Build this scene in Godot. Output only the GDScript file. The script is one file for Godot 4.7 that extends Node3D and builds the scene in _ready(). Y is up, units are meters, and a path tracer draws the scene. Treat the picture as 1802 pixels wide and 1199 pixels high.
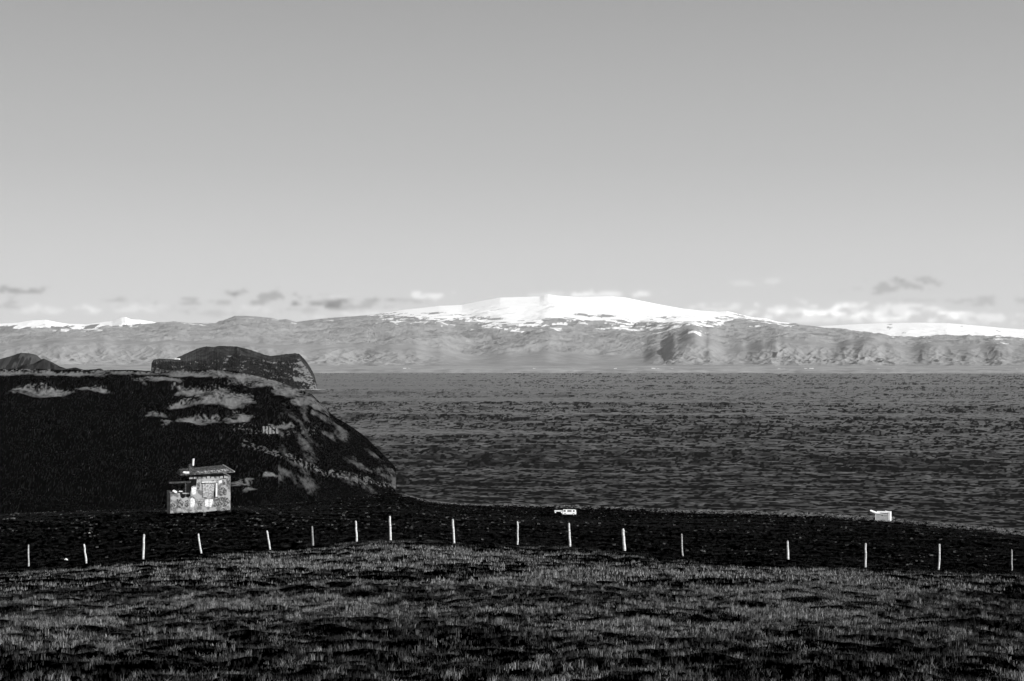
extends Node3D
# A grassy slope above the sea, a ruined hut, a line of fence posts, a dark headland, an island and, across the water, an ice-capped volcano.
# Metres, y up, sea level at y = 0. The camera stands on the slope at 100 m and looks towards -z.

const FOCAL := 2820.0      # focal length in picture elements of a 1802 x 1199 frame: every survey point below is a bearing and an angle read with it
const EYE := 100.0
const LEVEL := 634.0       # the row of the true horizon
var pitch := atan((LEVEL - 599.5) / FOCAL)
var rng := RandomNumberGenerator.new()
var taken := {}

# ---------------------------------------------------------------- helpers
func aim(px: float, py: float) -> Vector3:
	return Vector3((px - 901.0) / FOCAL, (599.5 - py) / FOCAL, -1.0).rotated(Vector3.RIGHT, pitch)

func at(px: float, py: float, r: float) -> Vector3:      # the point at that bearing and angle, r metres away over the ground
	var v := aim(px, py)
	return Vector3(0, EYE, 0) + v * (r / Vector2(v.x, v.z).length())

func bearing(px: float) -> Vector3:
	var v := aim(px, LEVEL)
	return Vector3(v.x, 0, v.z).normalized()

func rise(py: float) -> float:
	return tan(atan((599.5 - py) / FOCAL) + pitch)

func along(keys: Array, x: float) -> float:              # keys: [[x, value], ...]
	if x <= keys[0][0]:
		return keys[0][1]
	for i in range(1, keys.size()):
		if x <= keys[i][0]:
			var a = keys[i - 1]
			var b = keys[i]
			return lerpf(a[1], b[1], (x - a[0]) / (b[0] - a[0]))
	return keys[-1][1]

func eased(keys: Array, x: float) -> float:              # the same with rounded corners
	if x <= keys[0][0]:
		return keys[0][1]
	for i in range(1, keys.size()):
		if x <= keys[i][0]:
			var a = keys[i - 1]
			var b = keys[i]
			return lerpf(a[1], b[1], smoothstep(0.0, 1.0, (x - a[0]) / (b[0] - a[0])))
	return keys[-1][1]

func noise(seed_: int, wave: float, octaves := 4, ridged := false) -> FastNoiseLite:
	var n := FastNoiseLite.new()
	n.seed = seed_
	n.noise_type = FastNoiseLite.TYPE_SIMPLEX_SMOOTH
	n.frequency = 1.0 / wave
	n.fractal_octaves = octaves
	n.fractal_type = (FastNoiseLite.FRACTAL_RIDGED if ridged else FastNoiseLite.FRACTAL_FBM) if octaves > 1 else FastNoiseLite.FRACTAL_NONE
	return n

func grey(v: float) -> Color:
	return Color(v, v, v).linear_to_srgb()

func numbered(called: String) -> String:
	taken[called] = taken.get(called, -1) + 1
	return called if taken[called] == 0 else "%s_%03d" % [called, taken[called]]

func tag(o: Node, label: String, category: String, group := "", kind := "") -> void:
	o.set_meta("label", label)
	o.set_meta("category", category)
	if group:
		o.set_meta("group", group)
	if kind:
		o.set_meta("kind", kind)

func thing(called: String, label: String, category: String, where: Vector3, turn := 0.0, group := "") -> Node3D:
	var o := Node3D.new()
	o.name = numbered(called)
	add_child(o)
	o.position = where
	o.rotation.y = turn
	tag(o, label, category, group)
	return o

func obj(called: String, mesh: Mesh, m: Material, parent: Node = self) -> MeshInstance3D:
	var o := MeshInstance3D.new()
	o.name = numbered(called) if parent == self else called
	o.mesh = mesh
	o.material_override = m
	parent.add_child(o, true)
	return o

func grid(p: PackedVector3Array, c: PackedColorArray, nc: int, nr: int, n := PackedVector3Array()) -> ArrayMesh:
	# rows run away from the camera, columns to the right
	var ix := PackedInt32Array()
	ix.resize((nc - 1) * (nr - 1) * 6)
	var k := 0
	for j in nr - 1:
		for i in nc - 1:
			var a := j * nc + i
			ix[k] = a; ix[k + 1] = a + nc; ix[k + 2] = a + nc + 1
			ix[k + 3] = a; ix[k + 4] = a + nc + 1; ix[k + 5] = a + 1
			k += 6
	var arr := []
	arr.resize(Mesh.ARRAY_MAX)
	arr[Mesh.ARRAY_VERTEX] = p
	arr[Mesh.ARRAY_INDEX] = ix
	if c.size():
		arr[Mesh.ARRAY_COLOR] = c
	if n.size():
		arr[Mesh.ARRAY_NORMAL] = n
	var m := ArrayMesh.new()
	m.add_surface_from_arrays(Mesh.PRIMITIVE_TRIANGLES, arr)
	return m

func quad(st: SurfaceTool, a: Vector3, b: Vector3, c: Vector3, d: Vector3) -> void:
	for v in [a, b, c, a, c, d]:
		st.add_vertex(v)

func hexa(st: SurfaceTool, v: Array) -> void:            # 8 corners: bottom 0-3, top 4-7, each going round -x-z, +x-z, +x+z, -x+z
	quad(st, v[4], v[5], v[6], v[7]); quad(st, v[3], v[2], v[1], v[0])
	quad(st, v[7], v[6], v[2], v[3]); quad(st, v[5], v[4], v[0], v[1])
	quad(st, v[6], v[5], v[1], v[2]); quad(st, v[4], v[7], v[3], v[0])

func bx(st: SurfaceTool, lo: Vector3, hi: Vector3) -> void:
	hexa(st, [Vector3(lo.x, lo.y, lo.z), Vector3(hi.x, lo.y, lo.z), Vector3(hi.x, lo.y, hi.z), Vector3(lo.x, lo.y, hi.z),
		Vector3(lo.x, hi.y, lo.z), Vector3(hi.x, hi.y, lo.z), Vector3(hi.x, hi.y, hi.z), Vector3(lo.x, hi.y, hi.z)])

func tool() -> SurfaceTool:
	var st := SurfaceTool.new()
	st.begin(Mesh.PRIMITIVE_TRIANGLES)
	st.set_smooth_group(-1)                              # every face keeps its own normal
	return st

func done(st: SurfaceTool) -> ArrayMesh:
	st.generate_normals()
	return st.commit()

func box_mesh(lo: Vector3, hi: Vector3) -> ArrayMesh:
	var st := tool()
	bx(st, lo, hi)
	return done(st)

func slab_mesh(outline: PackedVector2Array, z0: float, z1: float) -> ArrayMesh:   # an outline in x-y with thickness from z0 to z1
	var st := tool()
	st.set_smooth_group(-1)
	var tri := Geometry2D.triangulate_polygon(outline)
	for i in range(0, tri.size(), 3):
		var a := outline[tri[i]]
		var b := outline[tri[i + 1]]
		var c := outline[tri[i + 2]]
		if (b - a).cross(c - a) > 0:
			var t := b
			b = c
			c = t
		for q in [a, b, c]:
			st.add_vertex(Vector3(q.x, q.y, z1))
		for q in [a, c, b]:
			st.add_vertex(Vector3(q.x, q.y, z0))
	var n := outline.size()
	var cw := Geometry2D.is_polygon_clockwise(outline)
	for i in n:
		var a := outline[i]
		var b := outline[(i + 1) % n]
		if not cw:
			var t := a
			a = b
			b = t
		quad(st, Vector3(a.x, a.y, z1), Vector3(a.x, a.y, z0), Vector3(b.x, b.y, z0), Vector3(b.x, b.y, z1))
	return done(st)

func tube(st: SurfaceTool, pts: Array, radii: Array, sides := 9) -> void:
	for k in pts.size() - 1:
		var d: Vector3 = (pts[k + 1] - pts[k]).normalized()
		var u := d.cross(Vector3.FORWARD if absf(d.z) < 0.9 else Vector3.RIGHT).normalized()
		var w := d.cross(u)
		for i in sides:
			var a0 := TAU * i / sides
			var a1 := TAU * (i + 1) / sides
			var o0 := u * cos(a0) + w * sin(a0)
			var o1 := u * cos(a1) + w * sin(a1)
			quad(st, pts[k] + o1 * radii[k], pts[k + 1] + o1 * radii[k + 1], pts[k + 1] + o0 * radii[k + 1], pts[k] + o0 * radii[k])
			if k == 0:
				for v in [pts[k], pts[k] + o1 * radii[k], pts[k] + o0 * radii[k]]:
					st.add_vertex(v)
			if k == pts.size() - 2:
				for v in [pts[k + 1], pts[k + 1] + o0 * radii[k + 1], pts[k + 1] + o1 * radii[k + 1]]:
					st.add_vertex(v)

func paint(rough := 0.9, spec := 0.3) -> StandardMaterial3D:      # colour comes with the vertices or the copies
	var m := StandardMaterial3D.new()
	m.vertex_color_use_as_albedo = true
	m.roughness = rough
	m.metallic_specular = spec
	if spec < 0.2:
		m.specular_mode = BaseMaterial3D.SPECULAR_DISABLED
	return m

func plain(v: float, rough := 0.8, spec := 0.4) -> StandardMaterial3D:
	var m := StandardMaterial3D.new()
	m.albedo_color = grey(v)
	m.roughness = rough
	m.metallic_specular = spec
	return m

func mottled(lo: float, hi: float, size: float, seed_: int, stops := [0.0, 1.0], relief := 0.0) -> StandardMaterial3D:
	var m := StandardMaterial3D.new()
	var t := NoiseTexture2D.new()
	t.width = 512
	t.height = 512
	t.seamless = true
	t.noise = noise(seed_, 90.0, 6)
	var g := Gradient.new()
	g.offsets = PackedFloat32Array([stops[0], stops[1]])
	g.colors = PackedColorArray([grey(lo), grey(hi)])
	t.color_ramp = g
	m.albedo_texture = t
	if relief > 0.0:
		var h := NoiseTexture2D.new()
		h.width = 512
		h.height = 512
		h.seamless = true
		h.noise = noise(seed_ + 5, 40.0, 5)
		m.heightmap_enabled = true
		m.heightmap_texture = h
		m.heightmap_scale = relief
	m.uv1_triplanar = true
	m.uv1_scale = Vector3.ONE / size
	m.roughness = 0.95
	m.metallic_specular = 0.185
	return m

# ---------------------------------------------------------------- sky
func make_sky() -> Sky:
	var w := 4096
	var h := 2048
	var im := Image.create(w, h, false, Image.FORMAT_RGBH)
	var keys := [[-90.0, 0.30], [-1.0, 0.66], [0.0, 0.67], [2.0, 0.655], [4.0, 0.605], [7.0, 0.50], [12.7, 0.37], [20.0, 0.26], [35.0, 0.16], [60.0, 0.095], [90.0, 0.08]]
	var n1 := noise(31, 60.0, 5)
	for y in h:
		var el := 90.0 - (y + 0.5) * 180.0 / h
		var v := along(keys, el) / 1.5
		im.fill_rect(Rect2i(0, y, w, 1), Color(v, v, v))
	# small fair-weather clouds low over the far coast: [bearing in degrees, elevation, half width, half height, brightness, thickness]
	var list := [
		[-17.2, 2.33, 0.95, 0.15, -0.15, 1.0], [-17.4, 1.85, 0.5, 0.18, -0.10, 0.9], [-16.0, 1.72, 1.3, 0.16, 0.10, 0.9], [-13.7, 2.08, 0.75, 0.09, -0.11, 0.9], [-13.0, 1.75, 1.6, 0.16, 0.09, 0.9], [-11.2, 2.0, 1.2, 0.12, -0.11, 1.0], [-12.0, 1.75, 0.9, 0.12, -0.07, 0.9],
		[-9.5, 2.40, 0.5, 0.13, -0.12, 0.9], [-8.7, 2.15, 0.85, 0.28, -0.13, 1.0], [-9.2, 1.75, 1.0, 0.14, 0.08, 0.9], [-6.9, 2.05, 1.1, 0.22, -0.12, 1.0], [-5.6, 1.95, 1.3, 0.24, -0.11, 1.0], [-6.2, 2.2, 0.8, 0.1, 0.06, 0.9], [-7.5, 1.75, 1.3, 0.16, -0.08, 0.9],
		[-3.05, 2.26, 0.75, 0.16, 0.15, 1.0], [-3.9, 2.12, 0.8, 0.12, -0.08, 0.9], [-4.8, 1.6, 1.8, 0.18, 0.10, 0.9], [3.3, 2.34, 1.5, 0.13, 0.16, 1.0], [1.6, 2.36, 1.2, 0.08, 0.10, 0.9], [-10.5, 1.65, 1.4, 0.14, -0.07, 0.9],
		[9.0, 2.75, 0.4, 0.15, 0.07, 0.9], [8.2, 2.70, 0.55, 0.12, 0.06, 0.8], [13.4, 2.5, 1.25, 0.26, -0.10, 1.0], [14.2, 2.8, 0.5, 0.12, -0.09, 0.9], [16.2, 1.98, 0.75, 0.18, -0.08, 1.0], [14.0, 2.05, 0.9, 0.1, -0.05, 0.8],
		[13.0, 1.66, 2.4, 0.30, 0.15, 1.0], [10.0, 1.70, 1.9, 0.26, 0.14, 1.0], [7.6, 1.85, 1.0, 0.16, 0.12, 0.9], [16.3, 1.45, 1.8, 0.24, 0.14, 1.0], [11.5, 1.45, 3.0, 0.2, 0.12, 1.0], [19.5, 2.0, 1.8, 0.2, -0.08, 0.9], [-20.5, 1.9, 1.5, 0.25, -0.09, 0.9], [21.5, 1.6, 2.2, 0.26, 0.13, 1.0]]
	for k in 60:                                            # the same weather goes on all round
		var b := rng.randf_range(24.0, 336.0)
		list.append([b, rng.randf_range(1.3, 2.8), rng.randf_range(0.6, 2.2), rng.randf_range(0.1, 0.28), rng.randf_range(-0.14, 0.2), 0.9])
	for c in list:
		var b: float = fposmod(c[0], 360.0)
		c[2] *= 1.2
		c[3] *= 1.25
		for yy in range(int((90.0 - c[1] - c[3] * 2.2) * h / 180.0), int((90.0 - c[1] + c[3] * 2.2) * h / 180.0) + 1):
			for xx in range(int((b - c[2] * 1.8) * w / 360.0), int((b + c[2] * 1.8) * w / 360.0) + 1):
				var dx: float = ((xx + 0.5) * 360.0 / w - b) / c[2]
				var dy: float = (90.0 - (yy + 0.5) * 180.0 / h - c[1]) / c[3]
				if dy < 0.0:
					dy *= 1.5
				var f: float = 1.0 - sqrt(dx * dx + dy * dy) + 1.3 * n1.get_noise_2d(xx * 6.0, yy * 17.0)
				f = smoothstep(0.15, 0.7, f) * c[5]
				if f > 0.0:
					var u := posmod(xx, w)
					var v: float = im.get_pixel(u, yy).r + f * c[4] * 1.85 / 1.5
					im.set_pixel(u, yy, Color(v, v, v))
	var m := PanoramaSkyMaterial.new()
	m.panorama = ImageTexture.create_from_image(im)
	var s := Sky.new()
	s.sky_material = m
	return s

# ---------------------------------------------------------------- the field
const FIELD_R := [10.0, 20.0, 48.0, 80.0, 170.0, 330.0]
var field_edge := []       # [column, distance of the cliff edge], tables over the bearing
var drop_table := {}
var hum1 := noise(1, 7.0, 3)
var hum2 := noise(2, 1.5, 3)
var hum3 := noise(3, 30.0, 2)
var dry1 := noise(4, 9.0, 4)
var dry2 := noise(5, 1.0, 3)
var dry3 := noise(6, 26.0, 2)

func field_knots(px: int) -> Array:
	if drop_table.has(px):
		return drop_table[px]
	var fence := along([[-150, 996], [50, 986], [153, 982], [253, 976], [355, 970], [476, 964], [551, 957], [628, 953], [688, 951], [799, 955], [911, 960], [1003, 963], [1099, 970], [1201, 978], [1300, 982], [1386, 986], [1522, 991], [1651, 991], [1780, 990], [1950, 992]], px)
	var mid := along([[-150, 905], [0, 903], [300, 899], [410, 899], [520, 906], [700, 918], [1000, 926], [1550, 936], [1800, 942], [1950, 946]], px)
	var back := along([[-150, 897], [0, 896], [400, 893], [520, 890], [690, 886], [800, 902], [1000, 915], [1250, 912], [1450, 909], [1550, 910], [1700, 921], [1802, 928], [1950, 935]], px)
	var edge_y := along([[-150, 894], [0, 893], [400, 889], [520, 883], [600, 876], [690, 866], [720, 873], [760, 884], [850, 888], [1000, 890], [1200, 896], [1400, 899], [1550, 903], [1700, 914], [1802, 922], [1950, 930]], px)
	var edge_r := along([[-150, 520], [1050, 520], [1300, 440], [1550, 370], [1802, 365], [1950, 365]], px)
	var rows := [1540.0, 1199.0, 1021.0, fence, mid, back, edge_y]
	var rs := FIELD_R + [edge_r]
	var k := []
	for i in 7:
		k.append([rs[i], rise(rows[i]) * rs[i]])
	k.append([edge_r + 14.0, k[6][1] - 9.0])
	k.append([edge_r + 55.0, maxf(-104.0, k[6][1] - 48.0)])
	k.append([edge_r + 110.0, -106.0])
	drop_table[px] = k
	return k

func field_y(px: float, r: float, x: float, z: float) -> float:
	var k := field_knots(int(round(px)))
	var y: float = k[-1][1]
	if r <= k[0][0]:
		y = k[0][1] * r / k[0][0]
		y = maxf(y, -1.9 - r * 0.06)
	else:
		for i in range(1, k.size()):
			if r <= k[i][0]:
				var t: float = (r - k[i - 1][0]) / (k[i][0] - k[i - 1][0])
				y = lerpf(k[i - 1][1], k[i][1], t)
				break
	var a := smoothstep(4.0, 14.0, r)
	return EYE + y + a * (0.2 * hum1.get_noise_2d(x, z) + 0.13 * hum2.get_noise_2d(x, z) + (0.35 * hum3.get_noise_2d(x, z)) * smoothstep(95.0, 160.0, r))

var bands := [   # belts of pale dry grass: [column, row, half width, half height]
	[1280.0, 1004.0, 300.0, 12.0], [1500.0, 1014.0, 90.0, 10.0], [1010.0, 1012.0, 140.0, 11.0], [860.0, 1027.0, 250.0, 10.0], [470.0, 985.0, 60.0, 8.0], [620.0, 1000.0, 200.0, 12.0], [760.0, 980.0, 170.0, 14.0],
	[330.0, 1062.0, 150.0, 8.0], [140.0, 1082.0, 110.0, 9.0], [210.0, 994.0, 45.0, 5.0], [1660.0, 1022.0, 120.0, 8.0], [950.0, 1075.0, 150.0, 10.0], [1080.0, 1100.0, 180.0, 16.0], [1400.0, 1075.0, 160.0, 9.0], [560.0, 1055.0, 120.0, 10.0],
	[690.0, 953.0, 120.0, 4.0], [410.0, 972.0, 60.0, 4.0], [600.0, 957.0, 90.0, 4.0], [960.0, 964.0, 90.0, 4.0]]

func dryness(px: float, py: float, x: float, z: float, r: float) -> float:     # 0: dark moss and green sward, 1: dense pale straw
	var d := 0.18 + 0.46 * dry1.get_noise_2d(x, z) + 0.95 * dry2.get_noise_2d(x, z) + 0.2 * dry3.get_noise_2d(x, z)
	for b in bands:
		var ex: float = (px - b[0]) / b[2]
		var ey: float = (py - b[1]) / b[3]
		var q := ex * ex + ey * ey
		if q < 2.0:
			d += 0.55 * exp(-1.6 * q)
	return clampf(d, 0.0, 1.0)

func row_of(y: float, r: float) -> float:
	return 599.5 - FOCAL * tan(atan((y - EYE) / r) - pitch)

func make_field() -> void:
	var cols := PackedFloat32Array()
	var c0 := -150.0
	while c0 <= 1950.0:
		cols.append(c0)
		c0 += 4.0
	var rows := PackedFloat32Array()
	var r := 1.5
	while r < 14.0:
		rows.append(r)
		r *= 1.06
	while r < 100.0:
		rows.append(r)
		r *= 1.0042
	while r < 640.0:
		rows.append(r)
		r *= 1.009
	var nc := cols.size()
	var nr := rows.size()
	var p := PackedVector3Array()
	var c := PackedColorArray()
	p.resize(nc * nr)
	c.resize(nc * nr)
	var b := []
	for i in nc:
		b.append(bearing(cols[i]))
	var fleck := noise(9, 0.9, 2)
	for j in nr:
		var rr := rows[j]
		for i in nc:
			var x: float = b[i].x * rr
			var z: float = b[i].z * rr
			var y := field_y(cols[i], rr, x, z)
			p[j * nc + i] = Vector3(x, y, z)
			var v := 0.004
			if rr < 92.0:
				var d := dryness(cols[i], row_of(y, rr), x, z, rr)
				v = lerpf(0.003, 0.02, smoothstep(0.55, 0.95, d))
			else:
				v = 0.0035 + 0.002 * dry2.get_noise_2d(x, z)
			c[j * nc + i] = Color(v, v, v)
	var o := obj("ground", grid(p, c, nc, nr), paint(1.0, 0.1))
	tag(o, "dark hummocky pasture sloping down to the sea cliff", "ground", "", "structure")

func tuft_mesh(blades: int, spread: float, tall: float, wide: float) -> ArrayMesh:
	var st := tool()
	for k in blades:
		var a := rng.randf() * TAU
		var o := Vector3(cos(a), 0, sin(a)) * spread * sqrt(rng.randf())
		var lean := Vector3(rng.randf_range(-1, 1) - 0.35, 0, rng.randf_range(-1, 1)) * 0.55
		var h := tall * rng.randf_range(0.45, 1.0)
		var face := rng.randf() * PI
		var s := Vector3(cos(face), 0, sin(face)) * wide * 0.5 * rng.randf_range(0.7, 1.3)
		var m := o + Vector3(lean.x * 0.35, 0.62, lean.z * 0.35) * h
		var t := o + Vector3(lean.x, 1.0 - 0.25 * lean.length(), lean.z) * h
		for v in [o - s, m - s * 0.75, m + s * 0.75, o - s, m + s * 0.75, o + s, m - s * 0.75, t, m + s * 0.75]:
			st.add_vertex(v)
	return done(st)

func scatter(called: String, label: String, mesh: Mesh, places: Array) -> void:
	var mm := MultiMesh.new()
	mm.transform_format = MultiMesh.TRANSFORM_3D
	mm.use_colors = true
	mm.mesh = mesh
	mm.instance_count = places.size()
	for i in places.size():
		mm.set_instance_transform(i, places[i][0])
		mm.set_instance_color(i, places[i][1])
	var o := MultiMeshInstance3D.new()
	o.name = numbered(called)
	o.multimesh = mm
	var m := paint(0.85, 0.3)
	m.backlight_enabled = true
	m.backlight = Color(0.35, 0.35, 0.35)
	o.material_override = m
	add_child(o)
	tag(o, label, "grass", "", "stuff")

func make_grass() -> void:
	var near := []
	var matted := []
	var mid := []
	for pass_ in [[14.0, 46.0, 170000, 0], [46.0, 95.0, 120000, 1]]:
		for k in pass_[2]:
			var px := rng.randf_range(-140.0, 1940.0)
			var r := sqrt(lerpf(pass_[0] * pass_[0], pass_[1] * pass_[1], rng.randf()))
			var b := bearing(px)
			var x := b.x * r
			var z := b.z * r
			var y := field_y(px, r, x, z)
			var py := row_of(y, r)
			var fence_py := row_of(EYE + field_knots(int(px))[3][1], 80.0)
			var d := dryness(px, py, x, z, r)
			d *= smoothstep(fence_py - 4.0, fence_py + 14.0, py + 6.0 * dry1.get_noise_2d(x * 1.7, z * 1.7))
			d = maxf(d, (0.17 + 0.30 * dry2.get_noise_2d(x * 1.6 + 40.0, z * 1.6)) * smoothstep(fence_py, fence_py + 60.0, py))
			if rng.randf() > 0.16 + 1.0 * d:
				continue
			var v := lerpf(0.006, 0.115, smoothstep(0.1, 0.65, d)) * pow(rng.randf(), 1.5) * 2.4
			var s := rng.randf_range(0.6, 1.15) * (0.75 + 0.5 * d)
			var t := Transform3D(Basis(Vector3.UP, rng.randf() * TAU).scaled(Vector3(s, s * rng.randf_range(0.75, 1.25), s)), Vector3(x, y - 0.01, z))
			(mid if pass_[3] == 1 else matted if dry1.get_noise_2d(x * 3.0 + 70.0, z * 3.0) + rng.randf_range(-0.3, 0.3) > 0.0 else near).append([t, Color(v, v, v)])
	scatter("grass", "short tufted pale and dark grass on the slope before the fence posts", tuft_mesh(7, 0.06, 0.125, 0.0075), near)
	scatter("grass", "low matted turf between the taller tufts of the slope", tuft_mesh(11, 0.09, 0.065, 0.0075), matted)
	scatter("grass", "thick tufted grass along the line of fence posts", tuft_mesh(9, 0.13, 0.13, 0.0135), mid)
	var far := []
	for k in 100000:
		var px := rng.randf_range(-140.0, 1940.0)
		var r := 84.0 * pow(580.0 / 84.0, rng.randf())
		var b := bearing(px)
		var x := b.x * r
		var z := b.z * r
		var knots := field_knots(int(px))
		var edge: float = knots[6][0]
		if r > edge + 3.0:
			continue
		var y := field_y(px, r, x, z)
		var rim := smoothstep(edge - 75.0, edge - 25.0, r + 25.0 * dry3.get_noise_2d(x, z)) * (1.0 if px > 705.0 else 0.15)
		var pale := dry1.get_noise_2d(x * 0.7, z * 0.7) * 0.5 + dry3.get_noise_2d(x * 0.5, z * 0.5)
		var v := rng.randf_range(0.002, 0.005)
		var q := 0.014 + 0.08 * maxf(0.0, pale) + 0.6 * rim
		if rng.randf() < q:
			v = rng.randf_range(0.05, 0.2) * (1.0 + 0.3 * rim)
		elif rng.randf() < 0.45:
			continue
		var s := rng.randf_range(0.45, 0.9) * clampf(r / 140.0, 0.7, 1.7) * (1.0 + 0.8 * rim)
		var t := Transform3D(Basis(Vector3.UP, rng.randf() * TAU).scaled(Vector3(s, s * rng.randf_range(0.7, 1.2), s)), Vector3(x, y - 0.02, z))
		far.append([t, Color(v, v, v)])
	scatter("grass", "sparse dark heath beyond the fence posts flecked with pale tufts", tuft_mesh(12, 0.16, 0.22, 0.026), far)

# ---------------------------------------------------------------- headland
var crest := [[-150, 646], [0, 650], [60, 649], [140, 651], [200, 652], [265, 653], [300, 651], [340, 651], [380, 650], [420, 655], [460, 664], [500, 676], [530, 687], [548, 693], [560, 705], [575, 722], [590, 735], [610, 746], [640, 766], [660, 786], [680, 806], [690, 817], [696, 826], [698, 861]]
var swards := [   # pale grass on the terraces: [column, level, half width, half height]
	[286, 672, 32, 5], [358, 687, 42, 8], [400, 704, 42, 11], [340, 712, 42, 5], [352, 739, 32, 8], [76, 691, 46, 8], [166, 684, 24, 4], [30, 656, 60, 4], [120, 656, 80, 3], [230, 659, 60, 4], [330, 657, 60, 5],
	[430, 664, 30, 6], [470, 677, 26, 7], [505, 690, 26, 8], [535, 703, 22, 9], [558, 720, 14, 8],  [280, 730, 14, 4], [292, 746, 10, 3], [420, 735, 18, 8], [500, 748, 12, 4],
	[424, 849, 18, 4], [440, 862, 12, 5], [475, 838, 14, 3]]

func make_headland() -> void:
	var w1 := noise(21, 60.0, 4)
	var w2 := noise(22, 14.0, 4)
	var w3 := noise(23, 5.0, 3)
	var streak := noise(24, 9.0, 4)
	var gully := noise(25, 34.0, 3, true)
	var cols := PackedFloat32Array()
	var x0 := -150.0
	while x0 <= 698.0:
		cols.append(x0)
		x0 += 1.0
	var nc := cols.size()
	var nr := 230
	var p := PackedVector3Array()
	var c := PackedColorArray()
	p.resize(nc * nr)
	c.resize(nc * nr)
	for i in nc:
		var px := cols[i]
		var yc := along(crest, px)
		var tip := smoothstep(430.0, 697.0, px)
		var rf := lerpf(930.0, 1150.0, tip)
		var rc := lerpf(1270.0, 1222.0, tip)
		var yf := maxf(lerpf(908.0, 880.0, tip), yc + 8.0)
		for j in nr:
			var t := (j - 12.0) / (nr - 42.0)
			var q: Vector3
			var lv := yc
			if t < 0.0:
				q = at(px, yf, rf + t * 400.0)
				q.y += t * 300.0
			elif t <= 1.0:
				var s := t + 0.035 * sin(t * 19.0 + px * 0.012) * (1.0 - t) * (1.0 - tip)     # low terraces
				lv = lerpf(yf, yc, s)
				var rt := t if px < 430.0 else lerpf(t, t * t, tip * 0.5)
				q = at(px, lv, lerpf(rf, rc, rt))
			else:
				q = at(px, yc, rc)
				var back := (t - 1.0) / (29.0 / (nr - 42.0))
				var far := bearing(px) * (rc + back * 300.0)
				q = Vector3(far.x, lerpf(q.y, -8.0, pow(back, 1.3)), far.z)
			var a := smoothstep(0.0, 0.12, t) * (1.0 - 0.75 * smoothstep(0.9, 1.0, t))
			var rock := clampf(tip * 1.6, 0.0, 1.0) * smoothstep(0.97, 0.8, t)
			q.y += a * (4.5 * w1.get_noise_2d(q.x, q.z) + 0.9 * w2.get_noise_2d(q.x, q.z) + 0.1 * w3.get_noise_2d(q.x, q.z))
			q += bearing(px) * (-a * rock * (9.0 * gully.get_noise_2d(q.x * 1.2, q.y * 0.45) + 3.0 * w3.get_noise_2d(q.x, q.y * 2.0)))
			p[j * nc + i] = q
			# ground cover
			var n := w2.get_noise_2d(q.x * 0.8, q.z * 0.8 + q.y * 0.5)
			var m := w3.get_noise_2d(q.x * 1.5, q.z * 1.5 + q.y)
			var wx := 16.0 * w1.get_noise_2d(q.x * 1.8, q.z * 1.8) + 9.0 * n
			var wy := 7.0 * w1.get_noise_2d(q.z * 2.0 + 300.0, q.x * 2.0) + 3.5 * m
			var pale := -0.45
			for s in swards:
				var ex: float = (px + wx - s[0]) / s[2]
				var ey: float = (lv + wy - s[1]) / s[3]
				var g := ex * ex + ey * ey
				if g < 4.0:
					pale = maxf(pale, 1.25 - 0.62 * g)
			if px > 372.0 and px < 580.0:                    # turf along the brow above the sea
				pale = maxf(pale, 1.0 - absf(lv - yc - 9.0 - 0.5 * wy) / 11.0)
			pale += 0.7 * n + 0.5 * m
			var v := 0.0025
			if pale > 0.42:
				v = lerpf(0.025, 0.10, clampf((pale - 0.42) * 1.6, 0.0, 1.0)) * lerpf(1.0, 0.45, tip) * (1.0 + 0.5 * m + 0.4 * n)
			var grain := streak.get_noise_2d((q.y + 0.7 * q.x) * 1.1, (q.x - 0.7 * q.y) * 0.22) + 0.35 * m
			if rock > 0.2 and grain > 0.18:
				v = maxf(v, lerpf(0.006, 0.06, clampf((grain - 0.18) * 2.6, 0.0, 1.0)))
			# the scree line that runs down to the point, the track at its foot, and the pale basalt columns
			var scree := along([[425, 780], [470, 795], [520, 812], [560, 826], [620, 842], [690, 856]], px)
			if px > 425.0 and absf(lv - scree) < 6.0 and m + 0.3 * n > 0.22:
				v = 0.09
			if px > 462.0 and px < 492.0 and lv > 751.0 and lv < 762.0 and fposmod(px, 6.0) < 3.6 and m > -0.25:
				v = 0.16
			if px > 410.0 and px < 560.0 and lv > 748.0 and lv < 765.0 and m > 0.38:
				v = 0.08
			if v < 0.004 and rng.randf() < 0.10 + 0.25 * maxf(0.0, n):
				v = rng.randf_range(0.004, 0.016)            # single stalks and stones in the heath
			if rng.randf() < 0.0022 and px < 430.0:
				v = rng.randf_range(0.015, 0.07)          # stones and flower heads
			c[j * nc + i] = Color(v, v, v)
	var o := obj("headland", grid(p, c, nc, nr), paint(1.0, 0.1))
	tag(o, "dark grassy headland with pale terraces ending in a sea cliff", "headland", "", "structure")

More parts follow.
